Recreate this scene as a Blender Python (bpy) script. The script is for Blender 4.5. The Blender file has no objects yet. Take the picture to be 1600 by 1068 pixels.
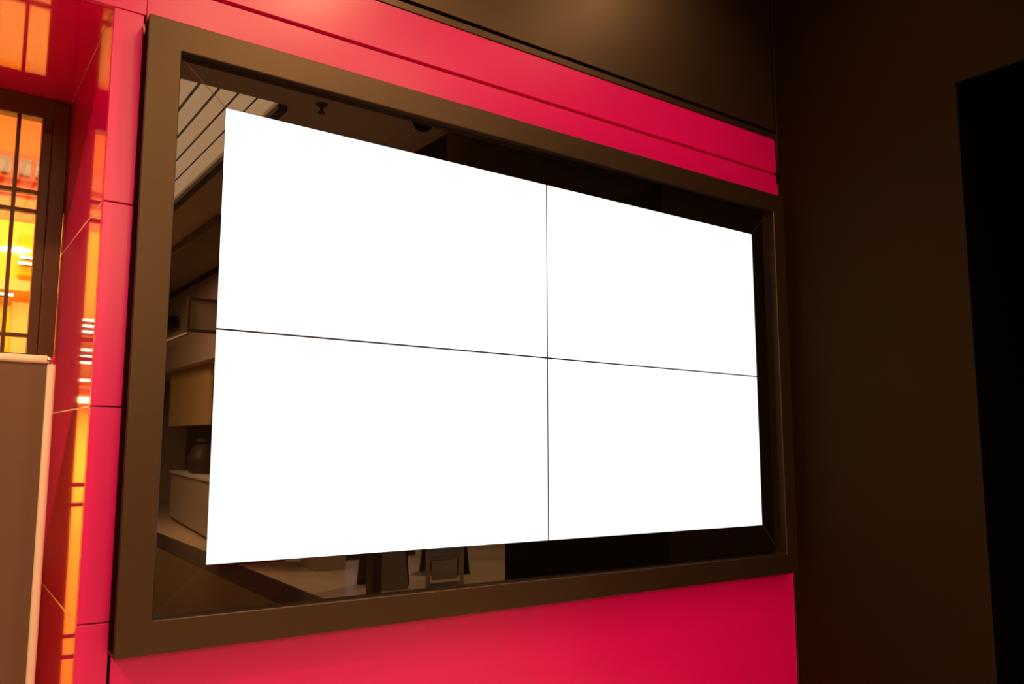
import bpy, bmesh, math
from mathutils import Matrix, Vector

scene = bpy.context.scene
COL = scene.collection

# ------------------------------------------------------------------ camera
cam_d = bpy.data.cameras.new('camera')
cam = bpy.data.objects.new('camera', cam_d)
COL.objects.link(cam)
R_ = Vector((0.8439524328, -0.5362804681, 0.0121470439))
U_ = Vector((-0.0731428048, -0.0926136427, 0.9930120056))
F_ = Vector((0.5314079613, 0.8389433668, 0.1173865667))
cam.matrix_world = Matrix(((R_.x, U_.x, -F_.x, -0.6747012),
                           (R_.y, U_.y, -F_.y, -2.1646407),
                           (R_.z, U_.z, -F_.z, 1.4115015),
                           (0, 0, 0, 1)))
cam_d.sensor_width = 36.0
cam_d.lens = 27.86093
cam_d.shift_x = 0.0827729
cam_d.shift_y = 0.0075707
cam_d.clip_start = 0.02
cam_d.clip_end = 200
scene.camera = cam

# ------------------------------------------------------------------ world, exposure
world = bpy.data.worlds.new('world')
scene.world = world
world.use_nodes = True
world.node_tree.nodes['Background'].inputs[0].default_value = (1.0, 0.55, 0.28, 1)
world.node_tree.nodes['Background'].inputs[1].default_value = 0.0
scene.view_settings.view_transform = 'Standard'
scene.view_settings.look = 'None'
scene.view_settings.gamma = 1.0
scene.view_settings.exposure = 0.0
scene.view_settings.use_curve_mapping = False

WARM = (1.0, 0.53, 0.25)

# ------------------------------------------------------------------ materials
def nt(name):
    m = bpy.data.materials.new(name)
    m.use_nodes = True
    t = m.node_tree
    return m, t, t.nodes['Principled BSDF']

def mat(name, col, rough=0.5, metal=0.0, ior=1.5, vary=0.06, scale=6.0, bump=0.0,
        rvary=0.05, stretch=(1, 1, 1), coat=0.0, tint=None):
    m, t, b = nt(name)
    tc = t.nodes.new('ShaderNodeTexCoord')
    mp = t.nodes.new('ShaderNodeMapping')
    mp.inputs['Scale'].default_value = stretch
    no = t.nodes.new('ShaderNodeTexNoise')
    no.inputs['Scale'].default_value = scale
    no.inputs['Detail'].default_value = 5
    t.links.new(tc.outputs['Object'], mp.inputs['Vector'])
    t.links.new(mp.outputs['Vector'], no.inputs['Vector'])
    mx = t.nodes.new('ShaderNodeMix')
    mx.data_type = 'RGBA'
    mx.inputs[6].default_value = (*[c * (1 - vary) for c in col], 1)
    mx.inputs[7].default_value = (*[min(1, c * (1 + vary)) for c in col], 1)
    t.links.new(no.outputs['Fac'], mx.inputs[0])
    t.links.new(mx.outputs[2], b.inputs['Base Color'])
    mr = t.nodes.new('ShaderNodeMapRange')
    mr.inputs[3].default_value = max(0.0, rough - rvary)
    mr.inputs[4].default_value = rough + rvary
    t.links.new(no.outputs['Fac'], mr.inputs[0])
    t.links.new(mr.outputs[0], b.inputs['Roughness'])
    b.inputs['Metallic'].default_value = metal
    b.inputs['IOR'].default_value = ior
    if tint:
        b.inputs['Specular Tint'].default_value = (*tint, 1)
    if coat:
        b.inputs['Coat Weight'].default_value = coat
        b.inputs['Coat Roughness'].default_value = 0.05
    if bump:
        n2 = t.nodes.new('ShaderNodeTexNoise')
        n2.inputs['Scale'].default_value = scale * 40
        bp = t.nodes.new('ShaderNodeBump')
        bp.inputs['Strength'].default_value = bump
        bp.inputs['Distance'].default_value = 0.002
        t.links.new(mp.outputs['Vector'], n2.inputs['Vector'])
        t.links.new(n2.outputs['Fac'], bp.inputs['Height'])
        t.links.new(bp.outputs['Normal'], b.inputs['Normal'])
    return m

def emit(name, col, strength, vary=0.0):
    m, t, b = nt(name)
    b.inputs['Base Color'].default_value = (0.02, 0.02, 0.02, 1)
    b.inputs['Emission Color'].default_value = (*col, 1)
    b.inputs['Emission Strength'].default_value = strength
    b.inputs['Roughness'].default_value = 0.6
    return m

def pane_mat(name, tint=(1, 1, 1), ior=1.5):
    m, t, b = nt(name)
    t.nodes.remove(b)
    out = t.nodes['Material Output']
    tr = t.nodes.new('ShaderNodeBsdfTransparent')
    tr.inputs[0].default_value = (*tint, 1)
    gl = t.nodes.new('ShaderNodeBsdfGlossy')
    gl.inputs['Roughness'].default_value = 0.02
    fr = t.nodes.new('ShaderNodeFresnel')
    fr.inputs[0].default_value = ior
    mx = t.nodes.new('ShaderNodeMixShader')
    t.links.new(fr.outputs[0], mx.inputs[0])
    t.links.new(tr.outputs[0], mx.inputs[1])
    t.links.new(gl.outputs[0], mx.inputs[2])
    t.links.new(mx.outputs[0], out.inputs[0])
    return m

M = {}
PINK = (0.88, 0.001, 0.27)
M['red_satin'] = mat('red_satin_panel', PINK, 0.32, ior=1.75, vary=0.03, scale=2.5, rvary=0.03)
M['red_gloss'] = mat('red_gloss_panel', (0.95, 0.001, 0.24), 0.055, ior=2.25, vary=0.03, scale=2.5, rvary=0.015)
M['red_edge'] = mat('red_joint', (0.45, 0.004, 0.04), 0.5, vary=0.05)
M['bronze'] = mat('dark_bronze_metal', (0.014, 0.0075, 0.004), 0.44, ior=1.95, vary=0.05, scale=3, rvary=0.03, tint=(1.0, 0.78, 0.52))
M['bronze_dark'] = mat('dark_bronze_window', (0.11, 0.056, 0.026), 0.42, ior=1.5, vary=0.06)
M['brown_wall'] = mat('dark_brown_panel', (0.028, 0.0170, 0.0062), 0.8, ior=1.02, vary=0.10, scale=1.4)
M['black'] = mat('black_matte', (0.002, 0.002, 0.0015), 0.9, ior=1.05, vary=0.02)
M['gap'] = mat('dark_gap', (0.01, 0.003, 0.003), 0.9, ior=1.1, vary=0.02)
M['border'] = mat('black_glass', (0.004, 0.003, 0.002), 0.012, ior=2.1, vary=0.02, rvary=0.004)
M['seam'] = mat('seam_glint_and_backing', (0.06, 0.04, 0.025), 0.35, vary=0.05)
M['bezel'] = mat('black_bezel', (0.012, 0.010, 0.008), 0.5, vary=0.02)
M['screen'] = emit('white_lit_screen', (1, 1, 1), 1.3)
M['alu'] = mat('satin_aluminium', (1.0, 0.92, 0.80), 0.35, metal=0.0, vary=0.03, scale=4)
M['chrome'] = mat('chrome_corner', (0.9, 0.85, 0.8), 0.08, metal=1.0, vary=0.02)
M['poster'] = mat('grey_poster', (0.15, 0.095, 0.062), 0.5, vary=0.10, scale=2.0)
M['pane'] = pane_mat('clear_pane', (0.98, 0.93, 0.80))
M['orange'] = mat('orange_wall', (0.62, 0.15, 0.022), 0.6, vary=0.08, scale=2)
M['orange_red'] = mat('orange_red_beam', (0.42, 0.09, 0.035), 0.6, vary=0.08, scale=3)
M['salmon'] = mat('salmon_wall', (0.70, 0.24, 0.075), 0.6, vary=0.12, scale=3)
M['yellow'] = mat('yellow_wall', (0.95, 0.66, 0.10), 0.6, vary=0.10, scale=2)
M['yellow_deep'] = mat('deep_yellow_panel', (0.95, 0.62, 0.008), 0.5, vary=0.04)
M['cream'] = mat('cream_panel', (0.90, 0.66, 0.28), 0.5, vary=0.06)
M['shop_floor'] = mat('shop_floor', (0.80, 0.34, 0.08), 0.35, vary=0.15, scale=3)
M['lamp'] = emit('lamp_white', (1.0, 0.82, 0.52), 9.0)
M['lightbox'] = emit('lightbox_face', (1.0, 0.50, 0.27), 0.5)
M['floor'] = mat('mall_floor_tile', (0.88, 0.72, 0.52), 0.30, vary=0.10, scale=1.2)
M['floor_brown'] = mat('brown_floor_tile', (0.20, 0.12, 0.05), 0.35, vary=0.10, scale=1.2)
M['floor_dark'] = mat('dark_floor_band', (0.05, 0.04, 0.035), 0.3, vary=0.08)
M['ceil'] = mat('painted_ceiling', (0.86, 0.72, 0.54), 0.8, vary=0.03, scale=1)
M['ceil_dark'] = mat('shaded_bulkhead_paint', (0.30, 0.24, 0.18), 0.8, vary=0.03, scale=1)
M['wall_mall'] = mat('mall_wall_paint', (0.62, 0.50, 0.38), 0.7, vary=0.05, scale=1)
M['beige'] = mat('beige_column', (0.60, 0.50, 0.38), 0.6, vary=0.04)
M['dark_wood'] = mat('dark_brown_board', (0.07, 0.045, 0.03), 0.5, vary=0.1)
M['grey_board'] = mat('grey_sign_board', (0.46, 0.42, 0.35), 0.55, vary=0.06)
M['blue_grey'] = mat('blue_grey_sign', (0.45, 0.60, 0.75), 0.5, vary=0.05)
M['white_board'] = mat('white_sign_face', (0.85, 0.80, 0.78), 0.5, vary=0.03)
M['steel'] = mat('grey_steel', (0.70, 0.66, 0.62), 0.4, metal=0.2, vary=0.04)
M['glow'] = emit('warm_glow_tube', (1.0, 0.42, 0.14), 2.2)
M['slat'] = emit('luminous_slat', (1.0, 0.56, 0.27), 2.6)
M['shop_screen'] = emit('shop_lit_panel', (0.80, 0.85, 1.0), 0.9)
M['red_far'] = mat('red_far_panel', (0.55, 0.02, 0.06), 0.5, vary=0.05)
M['yellow_mark'] = mat('yellow_light_fleck', (0.95, 0.70, 0.18), 0.5, vary=0.03)

# ------------------------------------------------------------------ helpers
def tag(o, label=None, cat=None, group=None, kind=None):
    if label: o['label'] = label
    if cat: o['category'] = cat
    if group: o['group'] = group
    if kind: o['kind'] = kind
    return o

def link(name, me, material, parent=None):
    o = bpy.data.objects.new(name, me)
    COL.objects.link(o)
    if material is not None:
        me.materials.append(material)
    if parent is not None:
        o.parent = parent
        o.matrix_parent_inverse = parent.matrix_world.inverted()
    return o

def empty(name, loc):
    o = bpy.data.objects.new(name, None)
    COL.objects.link(o)
    o.location = loc
    o.empty_display_size = 0.1
    bpy.context.view_layer.update()
    return o

def addbox(bm, x0, x1, y0, y1, z0, z1, bevel=0.0, seg=2):
    r = bmesh.ops.create_cube(bm, size=1.0)
    vs = r['verts']
    for v in vs:
        v.co = Vector(((x0 + x1) / 2 + v.co.x * (x1 - x0), (y0 + y1) / 2 + v.co.y * (y1 - y0),
                       (z0 + z1) / 2 + v.co.z * (z1 - z0)))
    if bevel > 0:
        es = set()
        for v in vs:
            es.update(v.link_edges)
        bmesh.ops.bevel(bm, geom=list(es), offset=bevel, segments=seg, affect='EDGES', profile=0.5)

def finish(bm, name, material, parent=None, smooth=False):
    bmesh.ops.recalc_face_normals(bm, faces=bm.faces)
    me = bpy.data.meshes.new(name)
    bm.to_mesh(me)
    bm.free()
    if smooth:
        for p in me.polygons:
            p.use_smooth = True
    return link(name, me, material, parent)

def box(name, x0, x1, y0, y1, z0, z1, material, parent=None, bevel=0.0, seg=2):
    bm = bmesh.new()
    addbox(bm, x0, x1, y0, y1, z0, z1, bevel, seg)
    return finish(bm, name, material, parent)

def prism(name, pts, axis, a, b, material, parent=None):
    """extrude polygon pts (2-D) along axis from a to b"""
    bm = bmesh.new()
    def mk(p, w):
        if axis == 'y': return (p[0], w, p[1])
        if axis == 'x': return (w, p[0], p[1])
        return (p[0], p[1], w)
    va = [bm.verts.new(mk(p, a)) for p in pts]
    vb = [bm.verts.new(mk(p, b)) for p in pts]
    bm.faces.new(va)
    bm.faces.new(vb[::-1])
    n = len(pts)
    for i in range(n):
        bm.faces.new((va[i], va[(i + 1) % n], vb[(i + 1) % n], vb[i]))
    return finish(bm, name, material, parent)

def lathe(name, prof, cx, cy, material, parent=None, n=28):
    bm = bmesh.new()
    rings = []
    for rr, z in prof:
        rings.append([bm.verts.new((cx + rr * math.cos(2 * math.pi * k / n), cy + rr * math.sin(2 * math.pi * k / n), z)) for k in range(n)])
    for a, b in zip(rings, rings[1:]):
        for k in range(n):
            bm.faces.new((a[k], a[(k + 1) % n], b[(k + 1) % n], b[k]))
    bm.faces.new(rings[0][::-1])
    bm.faces.new(rings[-1])
    return finish(bm, name, material, parent, True)

def area(name, loc, size, power, col, rot=(0, 0, 0), shape='DISK', size_y=None, spread=math.pi):
    d = bpy.data.lights.new(name, 'AREA')
    d.shape = shape
    d.size = size
    if size_y: d.size_y = size_y
    d.energy = power
    d.color = col
    d.spread = spread
    o = bpy.data.objects.new(name, d)
    COL.objects.link(o)
    o.location = loc
    o.rotation_euler = rot
    return o

# ------------------------------------------------------------------ dimensions (metres)
YF = 0.04                    # face of the red facade
XP = -0.309                  # left edge of the red pillar (plane of the return)
XJ0, XJ1 = -0.2315, -0.2235  # open joint between pillar and display wall
XR = 2.684                   # right end of the red panels
XW = 2.694                   # plane of the brown side wall
ZS = 2.595                   # recess soffit
ZSEAM = 2.7075
ZRED = 2.879
JZ = [0.0, 0.399, 0.9476, 1.4972, 2.0462, ZS]
DW = 0.795                   # window plane

# ------------------------------------------------------------------ facade
wb = empty('wall_back', (1.2, YF, 0))
tag(wb, 'pink-red panelled wall around the large display', None, None, 'structure')
g = 0.0018
for i in range(5):
    box('pillar_panel', XP, XJ0, YF, YF + 0.020, JZ[i] + (g if i else 0), JZ[i + 1] - g, M['red_satin'], wb, 0.0012)
box('header_panel', -3.2, XJ0 + 0.006, YF, YF + 0.020, ZS + 0.001, ZRED, M['red_satin'], wb, 0.0012)
box('lower_band_panel', XJ1 - 0.0005, XR + 0.004, YF, YF + 0.020, 2.40, ZSEAM - 0.006, M['red_satin'], wb, 0.0012)
box('upper_band_panel', XJ1 - 0.0005, XR - 0.001, YF, YF + 0.020, ZSEAM + 0.006, ZRED, M['red_satin'], wb, 0.0012)
box('base_panel', XJ1, XR + 0.008, YF, YF + 0.020, 0.0, 1.00, M['red_satin'], wb, 0.0012)
box('joint_backing', XP + 0.012, XR + 0.004, YF + 0.016, YF + 0.060, 0.0, ZRED - 0.01, M['red_edge'], wb)
# cut for the display is behind the frame: backing stays behind the glass border
box('pillar_joint_shadow', XJ0 - 0.004, XJ1 + 0.004, YF + 0.006, YF + 0.014, 0.0, ZS - 0.004, M['gap'], wb)

# bronze fascia above the red bands
fa = empty('trim_1', (1.2, YF, ZRED))
tag(fa, 'dark bronze fascia above the red bands', None, None, 'structure')
box('fascia_lip', -3.2, XR + 0.004, YF - 0.004, YF + 0.02, ZRED + 0.001, ZRED + 0.026, M['bronze'], fa, 0.001)
box('fascia_joint', -3.2, XR + 0.004, YF + 0.008, YF + 0.02, ZRED + 0.026, ZRED + 0.040, M['gap'], fa)
box('fascia_panel', -3.2, XR - 0.012, YF - 0.004, YF + 0.02, ZRED + 0.040, 4.2, M['bronze'], fa, 0.001)

# corner bead between red panels and side wall
tb = box('trim_2', XR + 0.003, XW + 0.002, YF - 0.008, YF + 0.02, ZRED - 2.879, 4.2, M['bronze'], None, 0.001)
tag(tb, 'thin dark bronze corner bead beside the brown wall', None, None, 'structure')
box('notch', XR - 0.004, XR + 0.0045, YF - 0.009, YF - 0.002, ZSEAM - 0.045, ZSEAM - 0.002, M['gap'], tb)

# recess: return wall, soffit
wl = empty('wall_left', (XP, 0.4, 0))
tag(wl, 'glossy red return panels beside the lit window', None, None, 'structure')
for i in range(5):
    box('return_panel', XP, XP + 0.018, YF + 0.0225, 1.02, JZ[i] + (g if i else 0), JZ[i + 1] - g, M['red_gloss'], wl, 0.0012)
for z in JZ[1:]:
    box('joint_glint', XP + 0.0004, XP + 0.012, YF + 0.024, 1.02, z - 0.0022, z + 0.0012, M['alu'], wl)  # pale strips paint the bright highlights on the panel edges
box('return_edge', XP + 0.0005, XP + 0.018, YF + 0.019, YF + 0.0235, 0.0, ZS - 0.002, M['red_gloss'], wl)
box('return_backing', XP + 0.006, XP + 0.030, YF + 0.024, 1.02, 0.0, ZS - 0.002, M['seam'], wl)
so = box('ceiling_recess', -3.2, XP + 0.018, YF + 0.0225, 1.02, ZS + 0.001, ZS + 0.020, M['red_gloss'])
tag(so, 'glossy red soffit over the window recess', None, None, 'structure')

# ------------------------------------------------------------------ brown side wall and dark opening
wr = empty('wall_right', (XW, -0.4, 0))
tag(wr, 'dark brown side wall beside the display', None, None, 'structure')
YO, ZO = -0.7457, 2.860
prism('wall_panel', [(YF + 0.02, 0.0), (YF + 0.02, 4.2), (-2.9, 4.2), (-2.9, ZO), (YO, ZO), (YO, 0.0)], 'x', XW, XW + 0.12, M['brown_wall'], wr)
op = empty('door_1', (XW, -1.5, 0))
tag(op, 'unlit black opening in the brown side wall', None, None, 'structure')
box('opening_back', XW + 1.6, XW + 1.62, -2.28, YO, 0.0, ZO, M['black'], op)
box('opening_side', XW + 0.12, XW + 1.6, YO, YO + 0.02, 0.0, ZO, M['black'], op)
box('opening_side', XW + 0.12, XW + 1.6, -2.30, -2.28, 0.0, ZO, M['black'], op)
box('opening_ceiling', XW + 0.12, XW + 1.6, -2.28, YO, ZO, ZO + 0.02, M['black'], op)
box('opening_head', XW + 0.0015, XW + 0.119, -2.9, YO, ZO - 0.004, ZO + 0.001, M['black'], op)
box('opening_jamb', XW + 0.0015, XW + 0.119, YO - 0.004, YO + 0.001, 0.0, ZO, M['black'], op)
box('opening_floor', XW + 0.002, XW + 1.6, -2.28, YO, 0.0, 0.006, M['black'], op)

# ------------------------------------------------------------------ display frame
FX0, FX1, FZ0, FZ1 = -0.2314, 2.6243, 0.8698, 2.5677
IX0, IX1, IZ0, IZ1 = -0.1410, 2.5440, 0.9538, 2.4849
FYF, FYB = -0.030, YF - 0.0005
fr = empty('display_surround', (1.2, YF, FZ0))
tag(fr, 'wide dark bronze frame with mitred black glass border around the white screens', 'frame')

def frame_ring():
    """one welded frame: no joints show at its corners"""
    bm = bmesh.new()
    rads = (0.017, 0.003, 0.003, 0.005)
    def ring(x0, x1, z0, z1, y, rr, n=6):
        out = []
        for (ex, sx, ez, sz, a0), r in zip(((x1, -1, z1, -1, 0), (x0, 1, z1, -1, 90), (x0, 1, z0, 1, 180), (x1, -1, z0, 1, 270)), rr):
            cx, cz = ex + sx * r, ez + sz * r
            for k in range(n + 1):
                a = math.radians(a0 + 90 * k / n)
                out.append(bm.verts.new((cx + r * math.cos(a), y, cz + r * math.sin(a))))
        return out
    b = 0.0022
    rings = [ring(FX0, FX1, FZ0, FZ1, FYB, rads), ring(FX0, FX1, FZ0, FZ1, FYF + b, rads),
             ring(FX0 + b, FX1 - b, FZ0 + b, FZ1 - b, FYF, rads),
             ring(IX0 - b, IX1 + b, IZ0 - b, IZ1 + b, FYF, (0.006,) * 4), ring(IX0, IX1, IZ0, IZ1, FYF + b, (0.004,) * 4),
             ring(IX0, IX1, IZ0, IZ1, FYB, (0.004,) * 4)]
    for a, c in zip(rings, rings[1:] + rings[:1]):
        for k in range(len(a)):
            bm.faces.new((a[k], a[(k + 1) % len(a)], c[(k + 1) % len(a)], c[k]))
    return bm
fo = finish(frame_ring(), 'outer_frame', M['bronze'], fr)

box('side_shade', FX0 - 0.0012, FX0 + 0.002, FYF + 0.012, FYB, FZ0 + 0.012, FZ1 - 0.012, M['gap'], fr)  # dark strip paints the shade along the frame's left side
SX0, SX1, SZ0, SZ1 = 0.0, 2.42, 1.08, 2.3649
h = 0.0010
e = 0.0005
outer = (IX0 + e, IX1 - e, IZ0 + e, IZ1 - e)
def border(pts):
    o = prism('border_glass', pts, 'y', 0.0, 0.012, M['border'], fr)
    return o
ox0, ox1, oz0, oz1 = outer
border([(ox0, oz0 + h), (SX0 - .001, SZ0 - .001 + h), (SX0 - .001, SZ1 + .001 - h), (ox0, oz1 - h)])
border([(ox1, oz0 + h), (ox1, oz1 - h), (SX1 + .001, SZ1 + .001 - h), (SX1 + .001, SZ0 - .001 + h)])
border([(ox0 + h, oz1), (SX0 - .001 + h, SZ1 + .001), (SX1 + .001 - h, SZ1 + .001), (ox1 - h, oz1)])
border([(ox0 + h, oz0), (ox1 - h, oz0), (SX1 + .001 - h, SZ0 - .001), (SX0 - .001 + h, SZ0 - .001)])
for (ax, az, bx_, bz) in ((ox0, oz1, SX0, SZ1), (ox1, oz1, SX1, SZ1), (ox0, oz0, SX0, SZ0), (ox1, oz0, SX1, SZ0)):
    d = Vector((bx_ - ax, bz - az)); d.normalize()
    n_ = Vector((-d.y, d.x)) * 0.0008
    prism('mitre_glint', [(ax + n_.x, az + n_.y), (bx_ + n_.x, bz + n_.y), (bx_ - n_.x, bz - n_.y), (ax - n_.x, az - n_.y)],
          'y', -0.0004, 0.010, M['seam'], fr)  # lighter strip paints the light caught by the mitred edges
prism('corner_tab', [(ox0 + .002, oz0 + .003), (ox0 + .009, oz0 + .004), (ox0 + .019, oz0 + .024), (ox0 + .014, oz0 + .024)],
      'y', -0.0018, 0.002, M['seam'], fr)
prism('light_fleck', [(YF - .030, FZ1 - .030), (YF - .018, FZ1 - .010), (YF - .008, FZ1 - .008), (YF - .022, FZ1 - .040)],
      'x', FX0 - .0030, FX0 + .001, M['yellow_mark'], fr)  # yellow wedge paints a fleck of light beside the gap

# ------------------------------------------------------------------ four display panels
xm, zm = (SX0 + SX1) / 2, (SZ0 + SZ1) / 2
gap = 0.0026
where = {(0, 1): 'upper left', (1, 1): 'upper right', (0, 0): 'lower left', (1, 0): 'lower right'}
for i in range(2):
    for j in range(2):
        x0, x1 = (SX0, xm) if i == 0 else (xm, SX1)
        z0, z1 = (SZ0, zm) if j == 0 else (zm, SZ1)
        p = empty('monitor', ((x0 + x1) / 2, 0.03, z0))
        tag(p, 'blank white lit screen, %s of the four in the bronze frame' % where[(i, j)], 'screen', 'screens of the video wall')
        a0 = x0 + (gap if i else 0); a1 = x1 - (0 if i else gap)
        c0 = z0 + (gap if j else 0); c1 = z1 - (0 if j else gap)
        box('screen', a0, a1, 0.0010, 0.0018, c0, c1, M['screen'], p)
        box('bezel', x0 + 0.0002, x1 - 0.0002, 0.0014, 0.036, z0 + 0.0002, z1 - 0.0002, M['bezel'], p)

# ------------------------------------------------------------------ window in the recess
wn = empty('window_1', (-1.2, DW, 0))
tag(wn, 'dark bronze gridded window lit orange and yellow from inside', None, None, 'structure')
WX1, WX0 = -0.3130, -3.1
GX1 = -0.395
ZT = 2.5905
GZ1 = 2.519
box('frame_post', -0.363, WX1, DW - 0.012, DW + 0.05, 0.0, ZT - 0.012, M['bronze_dark'], wn, 0.003)
box('sash_stile', GX1, -0.3635, DW, DW + 0.045, 0.0, ZT - 0.03, M['bronze_dark'], wn, 0.002)
box('light_block', WX1 - 0.002, XP - 0.0005, DW + 0.012, DW + 0.04, 2.2, ZS, M['bronze_dark'], wn)  # strip added to block interior light at the upper gap
box('frame_head', WX0, WX1, DW - 0.004, DW + 0.05, GZ1, ZT, M['bronze_dark'], wn, 0.002)
box('frame_sill', WX0, WX1, DW - 0.004, DW + 0.05, 0.0, 0.10, M['bronze_dark'], wn, 0.002)
zb = [2.2545, 2.1875, 1.757, 1.69, 1.256, 1.189, 0.755, 0.688]
xb = [-0.4675] + [-0.4675 - 0.43 * k - d for k in range(1, 6) for d in (0.0, 0.068)]
for z in zb:
    box('glazing_bar', WX0 + 0.05, GX1, DW + 0.006, DW + 0.030, z - 0.0065, z + 0.0065, M['bronze_dark'], wn)
for x in xb:
    box('glazing_bar', x - 0.006, x + 0.006, DW + 0.005, DW + 0.031, 0.10, GZ1, M['bronze_dark'], wn)
xs = [GX1 + 0.002] + xb + [WX0 + 0.05]
zs = [0.10] + sorted(zb) + [GZ1 + 0.002]
pane_me = {}
for a, b in zip(xs, xs[1:]):
    for c, d in zip(zs, zs[1:]):
        key = (round(a - b, 4), round(d - c, 4))
        if key not in pane_me:
            bm = bmesh.new()
            addbox(bm, -(a - b) / 2, (a - b) / 2, -0.002, 0.002, -(d - c) / 2, (d - c) / 2)
            me = bpy.data.meshes.new('pane'); bm.to_mesh(me); bm.free()
            me.materials.append(M['pane']); pane_me[key] = me
        o = bpy.data.objects.new('pane', pane_me[key]); COL.objects.link(o)
        o.parent = wn; o.matrix_parent_inverse = wn.matrix_world.inverted()
        o.location = ((a + b) / 2, DW + 0.018, (c + d) / 2)

# ------------------------------------------------------------------ shop interior behind the window
IXA, IXB, IYA, IYB, IZT = -3.2, 1.1, DW + 0.06, 3.0, 3.62
si = empty('wall_interior', (-1.0, IYB, 0))
tag(si, 'orange and yellow shop interior seen through the window', None, None, 'structure')
box('upper_wall', IXA, IXB, IYB, IYB + 0.05, 3.085, IZT, M['orange'], si)
box('beam', IXA, IXB, IYB - 0.05, IYB + 0.05, 2.93, 3.085, M['orange_red'], si)
box('mid_wall', IXA, IXB, IYB, IYB + 0.05, 2.685, 2.93, M['salmon'], si)
box('mid_rail', IXA, IXB, IYB - 0.02, IYB, 2.845, 2.865, M['orange_red'], si)
box('lower_wall', IXA, IXB, IYB, IYB + 0.05, 0.0, 2.685, M['yellow'], si)
box('side_wall', IXB, IXB + 0.05, 0.35, IYB, 0.0, IZT, M['salmon'], si)
box('side_wall', IXA - 0.05, IXA, IYA + 0.2, IYB, 0.0, IZT, M['yellow'], si)
box('interior_ceiling', IXA, IXB, 0.30, IYB, IZT, IZT + 0.04, M['orange'], si)
box('interior_floor', IXA, IXB, 0.90, IYB, -0.02, 0.012, M['shop_floor'], si)
box('front_wall', XP + 0.04, IXB, 0.30, 0.34, 0.0, IZT, M['salmon'], si)
box('front_wall', IXA, XP + 0.04, 0.30, 0.34, ZS + 0.06, IZT, M['orange'], si)
box('wall_panel', -0.62, -0.288, IYB - 0.05, IYB, 0.0, 2.17, M['yellow_deep'], si)
box('wall_panel', -0.287, 0.30, IYB - 0.04, IYB, 0.0, 2.20, M['cream'], si)
box('wall_shelf', -0.62, 0.30, IYB - 0.10, IYB, 2.26, 2.32, M['cream'], si)
box('wall_panel', -0.268, -0.12, IYB - 0.07, IYB, 2.36, 2.60, M['yellow_deep'], si)
ORD = ['first', 'second', 'third', 'fourth', 'fifth', 'sixth', 'seventh']
for k, x in enumerate((-0.62, -0.51, -0.405, -0.30, -0.215)):
    lb = box('light_box', x, x + 0.062, IYB - 0.085, IYB - 0.05, 2.955, 3.045, M['lightbox'], None, 0.004)
    tag(lb, 'small pale light box on the beam inside the window, %s from the left' % ORD[k], 'light box', 'light boxes on the shop beam')
lamps = [(-0.27, -0.185, 2.455), (-0.275, -0.19, 2.420), (-0.44, -0.285, 2.228)]
for k, (x0, x1, z) in enumerate(lamps):
    lo = empty('strip_light', ((x0 + x1) / 2, IYB - 0.07, z))
    tag(lo, ['short white strip light inside the window, upper of the close pair', 'short white strip light inside the window, lower of the close pair', 'long white strip light inside the window, left of the vertical glazing bar'][k], 'lamp', 'strip lights on the shop back wall')
    box('tube', x0, x1, IYB - 0.115, IYB - 0.10, z - 0.007, z + 0.007, M['lamp'], lo, 0.003)
    box('housing', x0 + 0.01, x1 - 0.01, IYB - 0.10, IYB - 0.05, z - 0.006, z + 0.006, M['bezel'], lo)
for k, z in enumerate((2.12, 2.085, 2.05, 1.94, 1.90, 1.865, 1.76)):
    lo = empty('shelf_light', (-0.85, IYB - 0.07, z))
    tag(lo, 'white shelf light mirrored in the glossy red return, %s from the top' % ORD[k], 'lamp', 'shelf lights mirrored in the return')
    box('tube', -1.15, -0.66, IYB - 0.115, IYB - 0.10, z - 0.006, z + 0.006, M['lamp'], lo, 0.003)
    box('housing', -1.14, -0.67, IYB - 0.10, IYB - 0.001, z - 0.005, z + 0.005, M['bezel'], lo)
area('shop_light', (-0.9, 1.9, 3.55), 2.6, 140, (1.0, 0.66, 0.30), shape='RECTANGLE', size_y=1.2)

cl = empty('added_fill_panel', (-0.6, 2.3, 1.62))  # unseen panel added to brighten the lower interior for the soffit reflection
tag(cl, 'unseen fill light panel added low in the shop behind the poster stand', 'lamp')
box('casing', -1.4, 0.2, 1.9, 2.7, 1.625, 1.66, M['cream'], cl, 0.005)
box('cord', -0.605, -0.595, 2.295, 2.305, 1.66, 3.62, M['bezel'], cl)
area('added_fill_lamp', (-0.6, 2.3, 1.615), 1.5, 60, (1.0, 0.62, 0.24), shape='RECTANGLE', size_y=0.7)

# ------------------------------------------------------------------ poster stand in the recess
ps = empty('poster_stand', (-0.72, 0.2, 0))
tag(ps, 'aluminium snap-frame poster stand with plain grey sheet before the window', 'sign stand')
PX1, PX0, PZ1, PZ0, PY = -0.377, -1.05, 1.636, 0.18, 0.2
fw_ = 0.0225
def rounded_bar(name, p0, p1, wide, deep, axis, parent, material):
    """half-round snap profile"""
    n = 10
    prof = [(-wide / 2, 0.0)] + [(-wide / 2 * math.cos(math.pi * k / n), -deep * math.sin(math.pi * k / n) ** 0.6) for k in range(n + 1)] + [(wide / 2, 0.0)]
    bm = bmesh.new()
    rings = []
    for w in (p0, p1):
        ring = []
        for a, d in prof:
            if axis == 'z': ring.append(bm.verts.new((w[0] + a, w[1] + d, w[2])))
            else: ring.append(bm.verts.new((w[0], w[1] + d, w[2] + a)))
        rings.append(ring)
    m_ = len(prof)
    for k in range(m_):
        bm.faces.new((rings[0][k], rings[0][(k + 1) % m_], rings[1][(k + 1) % m_], rings[1][k]))
    bm.faces.new(rings[0][::-1]); bm.faces.new(rings[1])
    return finish(bm, name, material, parent, False)
r2 = fw_ / 2
cz = 0.024
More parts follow.
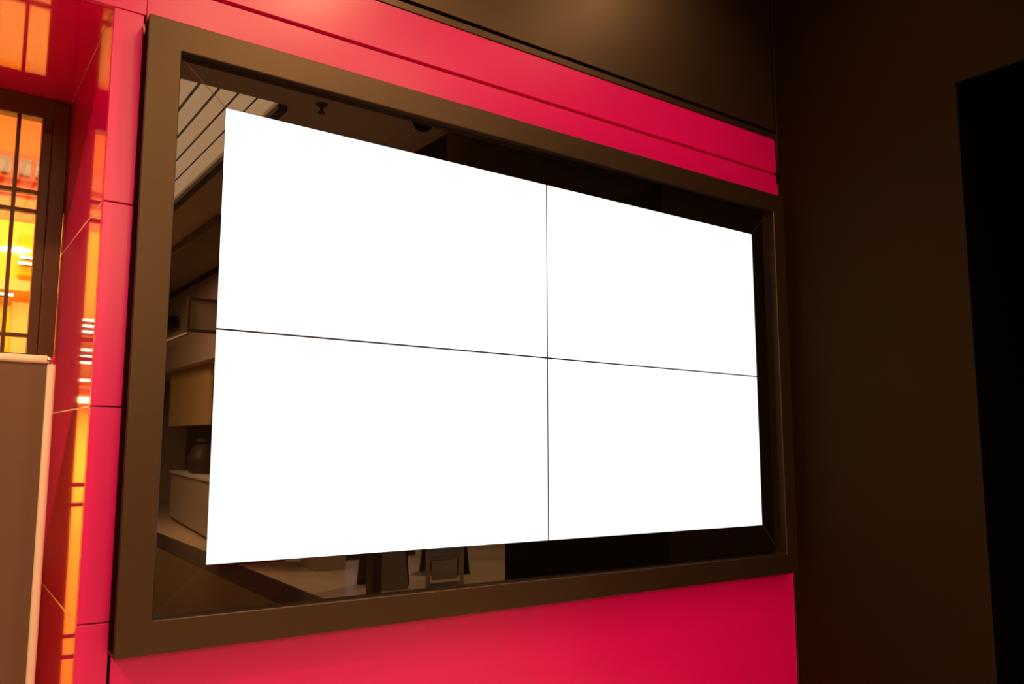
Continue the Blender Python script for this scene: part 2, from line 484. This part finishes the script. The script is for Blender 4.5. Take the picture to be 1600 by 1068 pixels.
rounded_bar('frame_bar', (PX1 - r2, PY, PZ0 + cz), (PX1 - r2, PY, PZ1 - cz), fw_, 0.013, 'z', ps, M['alu'])
rounded_bar('frame_bar', (PX0 + r2, PY, PZ0 + cz), (PX0 + r2, PY, PZ1 - cz), fw_, 0.013, 'z', ps, M['alu'])
rounded_bar('frame_bar', (PX0 + cz, PY, PZ1 - r2), (PX1 - cz, PY, PZ1 - r2), fw_, 0.013, 'x', ps, M['alu'])
rounded_bar('frame_bar', (PX0 + cz, PY, PZ0 + r2), (PX1 - cz, PY, PZ0 + r2), fw_, 0.013, 'x', ps, M['alu'])
def corner(cx, cz_, sx, sz):
    bm = bmesh.new()
    n = 8
    rows = []
    for i in range(n + 1):
        a = math.pi / 2 * i / n
        row = []
        for k in range(9):
            b = math.pi * k / 8
            rr = cz - fw_ / 2 + (-fw_ / 2 * math.cos(b)) * 1.04
            row.append(bm.verts.new((cx + sx * rr * math.sin(a), PY - 0.0135 * math.sin(b) ** 0.6, cz_ + sz * rr * math.cos(a))))
        rows.append(row)
    for a, b in zip(rows, rows[1:]):
        for k in range(8):
            bm.faces.new((a[k], a[k + 1], b[k + 1], b[k]))
    for row in (rows[0], rows[-1]):
        bm.faces.new(row)
    return finish(bm, 'corner_cap', M['chrome'], ps, True)
corner(PX1 - cz, PZ1 - cz, 1, 1); corner(PX0 + cz, PZ1 - cz, -1, 1)
corner(PX1 - cz, PZ0 + cz, 1, -1); corner(PX0 + cz, PZ0 + cz, -1, -1)
box('poster_sheet', PX0 + 0.012, PX1 - 0.012, PY - 0.003, PY + 0.001, PZ0 + 0.012, PZ1 - 0.012, M['poster'], ps)
box('back_board', PX0 + 0.003, PX1 - 0.003, PY + 0.001, PY + 0.012, PZ0 + 0.003, PZ1 - 0.010, M['grey_board'], ps)
for x in (PX0 + 0.12, PX1 - 0.12):
    box('leg', x - 0.014, x + 0.014, PY + 0.012, PY + 0.030, 0.02, PZ0 + 0.35, M['steel'], ps, 0.003)
    box('foot', x - 0.022, x + 0.022, PY - 0.14, PY + 0.19, 0.0, 0.022, M['steel'], ps, 0.004)

# ------------------------------------------------------------------ mall concourse (behind the camera, mirrored in the glass)
fl = empty('floor', (0, -8, 0))
tag(fl, 'beige tiled concourse floor mirrored in the black border', None, None, 'structure')
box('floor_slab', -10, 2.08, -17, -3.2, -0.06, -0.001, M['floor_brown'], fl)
box('floor_slab', -10, 2.08, -3.2, 1.05, -0.06, -0.001, M['floor'], fl)  # near floor, out of view, kept pale to bounce light onto the soffit
box('floor_slab', 2.08, 9, -17, 1.05, -0.06, -0.001, M['floor'], fl)
box('floor_band', 2.08, 2.52, -13, -3.4, -0.002, 0.002, M['floor_dark'], fl)
CZ = 4.2
ce = empty('ceiling', (0, -8, CZ))
tag(ce, 'brown-lit concourse ceiling with slatted light field', None, None, 'structure')
box('ceiling_board', 1.63, 2.797, -17, 0.06, CZ, CZ + 0.05, M['ceil'], ce)
box('ceiling_board', 2.803, 3.15, -17, 0.06, CZ, CZ + 0.05, M['ceil'], ce)
box('ceiling_board', -10, 1.63, -3.83, 0.06, CZ, CZ + 0.05, M['ceil'], ce)
box('ceiling_board', -10, 1.63, -17, -7.4, CZ, CZ + 0.05, M['ceil'], ce)
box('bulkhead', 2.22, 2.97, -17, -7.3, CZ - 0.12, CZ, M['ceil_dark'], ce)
box('trough_edge', 1.63, 1.71, -7.4, -3.83, CZ - 0.05, CZ, M['dark_wood'], ce)
box('trough_back', -10, 1.63, -7.4, -3.83, CZ + 0.30, CZ + 0.33, M['dark_wood'], ce)
box('dark_ceiling', 3.15, 9, -17, 0.06, 3.35, 3.40, M['black'], ce)
sl = empty('slatted_ceiling_light', (0, -5.6, CZ))
tag(sl, 'luminous slat ceiling light mirrored in the upper left border', 'ceiling light')
me0 = None
x = 1.61
k = 0
while x > -2.4:
    if me0 is None:
        bm = bmesh.new(); addbox(bm, -0.054, 0.054, -1.77, 1.77, -0.03, 0.03, 0.01)
        me0 = bpy.data.meshes.new('slat'); bm.to_mesh(me0); bm.free(); me0.materials.append(M['slat'])
    o = bpy.data.objects.new('slat', me0); COL.objects.link(o); o.parent = sl
    o.matrix_parent_inverse = sl.matrix_world.inverted()
    o.location = (x - 0.06, -5.615, CZ + 0.03)
    x -= 0.16
for yy in (-4.25, -5.1, -6.0, -6.9):
    box('cross_bar', -2.4, 1.60, yy - 0.02, yy + 0.02, CZ + 0.062, CZ + 0.09, M['dark_wood'], sl)

# ceiling fittings
def downlight(x, y, power, spread, where, r=0.10, CZ=4.2):
    e_ = empty('downlight', (x, y, CZ))
    tag(e_, 'round recessed downlight in the concourse ceiling, ' + where, 'ceiling light', 'concourse downlights')
    lathe('rim', [(r * 1.35, CZ - 0.012), (r * 1.40, CZ - 0.004), (r * 1.40, CZ)], x, y, M['white_board'], e_)
    area('downlight_lamp', (x, y, CZ - 0.016), r * 2, power, WARM, spread=math.radians(spread))
for x, y, p, a, w in ((2.28, -3.25, 24, 165, 'nearest the dark bulkhead'), (1.25, -9.2, 175, 172, 'unseen fill added rightmost beyond the slat light'),
                      (0.3, -9.2, 175, 172, 'unseen fill added in the middle beyond the slat light'), (-0.8, -9.2, 140, 172, 'unseen fill added leftmost beyond the slat light'),  # the far lamps are added fill for the facade, out of sight
                      (4.6, -5.2, 70, 150, 'unseen fill added above the sign boards')):  # added to brighten the floor and sign boards
    downlight(x, y, p, a, w, 0.10 if x > 2 else 0.22, 3.35 if x > 4 else 4.2)

def spotlight(x, y, target, power, spread, where, r=0.07):
    e_ = empty('ceiling_spotlight', (x, y, CZ))
    tag(e_, 'black adjustable ceiling spotlight ' + where, 'spotlight', 'spotlights in front of the display wall')
    lathe('mount', [(0.05, CZ - 0.02), (0.055, CZ)], x, y, M['bezel'], e_, 20)
    lathe('stem', [(0.012, CZ - 0.10), (0.012, CZ - 0.02)], x, y, M['bezel'], e_, 12)
    p = Vector((x, y, CZ - 0.14))
    d = (Vector(target) - p).normalized()
    q_ = d.to_track_quat('-Z', 'Y')
    n = 24
    bm = bmesh.new()
    rings = []
    for rr, z in ((r * 0.6, 0.11), (r, 0.09), (r * 1.05, -0.09), (r * 0.95, -0.09), (r * 0.93, -0.05)):
        rings.append([bm.verts.new(p + q_ @ Vector((rr * math.cos(2 * math.pi * k / n), rr * math.sin(2 * math.pi * k / n), z))) for k in range(n)])
    for a, b in zip(rings, rings[1:]):
        for k in range(n):
            bm.faces.new((a[k], a[(k + 1) % n], b[(k + 1) % n], b[k]))
    bm.faces.new(rings[0][::-1])
    bm.faces.new(rings[-1])
    finish(bm, 'head', M['bezel'], e_, False)
    o = area('spotlight_lamp', p + d * 0.10, r * 2, power, WARM, spread=math.radians(spread))
    o.rotation_euler = q_.to_euler()
spotlight(2.3, -0.85, (1.7, -0.1, 1.0), 3.2, 100, 'added unseen to light the right half of the display')  # added lamp out of view, lifts the right of the facade
spotlight(0.55, -2.4, (0.6, 0, 1.2), 3, 95, 'aimed at the left half of the display', 0.15)
spotlight(0.9, -1.45, (0.8, 0, 1.0), 8, 100, 'added unseen to light the middle of the display')  # added fill, placed so its highlight stays out of view
spotlight(-2.6, -2.0, (-0.3, 0.5, 1.3), 8, 50, 'added unseen to light the red return')  # added to brighten the return beside the window
sp = empty('sprinkler', (1.94, -3.65, CZ))
tag(sp, 'small dark ceiling sprinkler mirrored in the top border', 'sprinkler')
lathe('rosette', [(0.045, CZ - 0.008), (0.05, CZ)], 1.94, -3.65, M['dark_wood'], sp, 16)
lathe('head', [(0.03, CZ - 0.075), (0.03, CZ - 0.068), (0.012, CZ - 0.06), (0.014, CZ - 0.008)], 1.94, -3.65, M['dark_wood'], sp, 16)
dc = empty('dome_camera', (2.80, -3.43, CZ))
tag(dc, 'black dome camera on the ceiling mirrored in the top border', 'camera')
lathe('mount', [(0.10, CZ - 0.025), (0.11, CZ)], 2.80, -3.43, M['dark_wood'], dc, 24)
lathe('dome', [(0.004, CZ - 0.105), (0.045, CZ - 0.098), (0.075, CZ - 0.075), (0.09, CZ - 0.025)], 2.80, -3.43, M['black'], dc, 24)

# enclosing walls of the concourse
wf = empty('wall_front', (0, -17, 0))
tag(wf, 'far concourse wall opposite the display', None, None, 'structure')
box('wall_panel', -10, 9, -17.1, -17, 0, 4.5, M['wall_mall'], wf)
wo = empty('wall_concourse', (-10, -8, 0))
tag(wo, 'pale side wall of the concourse', None, None, 'structure')
box('wall_panel', -10.1, -10, -17, 1.0, 0, 4.5, M['wall_mall'], wo)
box('wall_panel', 9, 9.1, -17, 0, 0, 4.5, M['wall_mall'], wo)
box('wall_panel', -10, -3.2, YF, YF + 0.02, 0, 4.5, M['wall_mall'], wo)

# row of shops along the right side of the concourse
sw = empty('wall_shops', (3.1, -11, 0))
tag(sw, 'row of shop fascias mirrored in the left border', None, None, 'structure')
box('fascia', 3.1, 3.2, -16, -8.4, 2.70, 4.06, M['wall_mall'], sw)
box('shop_back', 4.4, 4.45, -16, -8.4, 0, 2.72, M['dark_wood'], sw)
box('shop_ceiling', 3.2, 4.4, -16, -8.4, 2.70, 2.74, M['wall_mall'], sw)
box('shop_panel', 3.30, 3.36, -13.3, -10.85, 1.68, 2.70, M['cream'], sw)
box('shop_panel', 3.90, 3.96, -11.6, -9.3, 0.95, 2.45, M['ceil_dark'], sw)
box('shop_end', 3.1, 4.45, -8.42, -8.30, 0, 4.06, M['dark_wood'], sw)
sb = empty('sign_box', (2.8, -9.5, 3.0))
tag(sb, 'blank blade sign box on the shop fascia, mirrored in the left border', 'sign')
box('face', 2.55, 3.05, -9.53, -9.49, 3.05, 3.48, M['grey_board'], sb)
for (x0, x1, z0, z1) in ((2.51, 3.10, 3.48, 3.52), (2.51, 3.10, 3.01, 3.05), (2.51, 2.55, 3.05, 3.48), (3.05, 3.10, 3.05, 3.48)):
    box('surround', x0, x1, -9.56, -9.46, z0, z1, M['dark_wood'], sb, 0.004)
sg = empty('fascia_light', (3.05, -12.3, 3.25))
tag(sg, 'thin warm strip light under the shop fascia sign', 'lamp')
box('tube', 3.04, 3.07, -13.4, -11.5, 3.24, 3.26, M['glow'], sg, 0.003)
box('holder', 3.07, 3.10, -13.4, -11.5, 3.245, 3.255, M['bezel'], sg)
sk = empty('wall_speaker', (3.05, -12.4, 3.5))
tag(sk, 'black speaker beside the shop sign box', 'speaker')
box('body', 2.92, 3.04, -12.75, -12.0, 3.42, 3.62, M['black'], sk, 0.02)
box('bracket', 3.04, 3.10, -12.45, -12.3, 3.46, 3.56, M['black'], sk)
ct = empty('service_counter', (3.0, -11.1, 0))
tag(ct, 'white box-shaped service counter mirrored in the lower left border', 'counter')
def slab(g_): return [(3.24 - g_, -12.7 - g_), (2.83 - g_, -8.95 + g_), (3.45 + g_, -8.95 + g_), (3.85 + g_, -12.7 - g_)]
prism('body', slab(0.0), 'z', 0.05, 0.83, M['beige'], ct)
prism('top', slab(0.03), 'z', 0.83, 0.87, M['white_board'], ct)
prism('plinth', slab(-0.03), 'z', 0.0, 0.05, M['dark_wood'], ct)
bag = empty('paper_sack', (3.35, -11.2, 0.87))
tag(bag, 'dark sack standing on the white service counter', 'sack')
lathe('sack_body', [(0.20, 0.872), (0.26, 0.95), (0.25, 1.15), (0.17, 1.30), (0.09, 1.36)], 3.35, -11.2, M['dark_wood'], bag, 18)
lathe('sack_neck', [(0.08, 1.36), (0.12, 1.42), (0.10, 1.44)], 3.35, -11.2, M['dark_wood'], bag, 18)

# things standing on the floor, mirrored in the bottom border
cp = box('column_1', 3.10, 3.46, -6.45, -6.02, 0, 3.35, M['beige'])
tag(cp, 'square beige column mirrored at the bottom border', None, None, 'structure')
rw = box('wall_low', 2.30, 3.10, -7.0, -6.9, 0, 2.4, M['red_far'])
tag(rw, 'dark red partition mirrored behind the beige column', None, None, 'structure')
sd = empty('door_2', (3.9, -6.6, 0))
tag(sd, 'shop door with pale lit panes mirrored in the bottom border', None, None, 'structure')
box('door_frame', 3.50, 4.75, -6.70, -6.62, 0, 2.4, M['dark_wood'], sd)
for a in (3.60, 3.98, 4.36):
    box('lit_pane', a, a + 0.30, -6.62, -6.605, 0.13, 2.2, M['shop_screen'], sd)
pl = box('column_2', 2.97, 3.07, -4.62, -4.50, 0, 3.35, M['dark_wood'])
tag(pl, 'slim dark post mirrored beside the sign boards', None, None, 'structure')

def a_board(x0, x1, y, h_, lean, label, face, back):
    a = empty('sandwich_board', ((x0 + x1) / 2, y, 0))
    tag(a, label, 'sign board', 'sign boards on the concourse')
    for s, m_ in ((1, face), (-1, back)):
        prism('board', [(y + s * lean, 0.0), (y + s * (lean - 0.025), 0.0), (y - s * 0.002 + s * 0.004, h_), (y + s * 0.029, h_)], 'x', x0, x1, m_, a)
    box('hinge', x0 + 0.05, x1 - 0.05, y - 0.012, y + 0.012, h_ - 0.03, h_ + 0.006, M['steel'], a)
    return a
a_board(3.13, 3.45, -4.88, 1.15, 0.24, 'grey sandwich board mirrored beside the slim dark post', M['grey_board'], M['dark_wood'])
a_board(3.46, 3.58, -5.05, 1.10, 0.22, 'black sandwich board mirrored behind the silver sign frame', M['black'], M['black'])
a_board(4.12, 4.50, -5.30, 1.00, 0.22, 'dark sandwich board mirrored at the dark end of the border', M['black'], M['dark_wood'])
st = empty('sign_holder', (3.82, -4.55, 0))
tag(st, 'silver framed sign stand with blue-grey head and pale lower sheet', 'sign stand')
for a in (3.60, 4.00):
    box('post', a, a + 0.035, -4.57, -4.53, 0, 1.5, M['steel'], st, 0.004)
box('head_sheet', 3.635, 4.0, -4.56, -4.54, 0.295, 1.5, M['blue_grey'], st)
box('lower_sheet', 3.665, 3.965, -4.555, -4.545, 0.075, 0.265, M['white_board'], st)
box('cross_bar', 3.635, 4.0, -4.56, -4.54, 0.0, 0.05, M['steel'], st)
box('cross_bar', 3.635, 4.0, -4.56, -4.54, 0.272, 0.29, M['steel'], st)

# ------------------------------------------------------------------ sampling helpers
scene.cycles.use_denoising = True
scene.cycles.max_bounces = 10
scene.cycles.diffuse_bounces = 5
scene.cycles.glossy_bounces = 5
scene.cycles.transparent_max_bounces = 12
scene.cycles.sample_clamp_indirect = 6.0
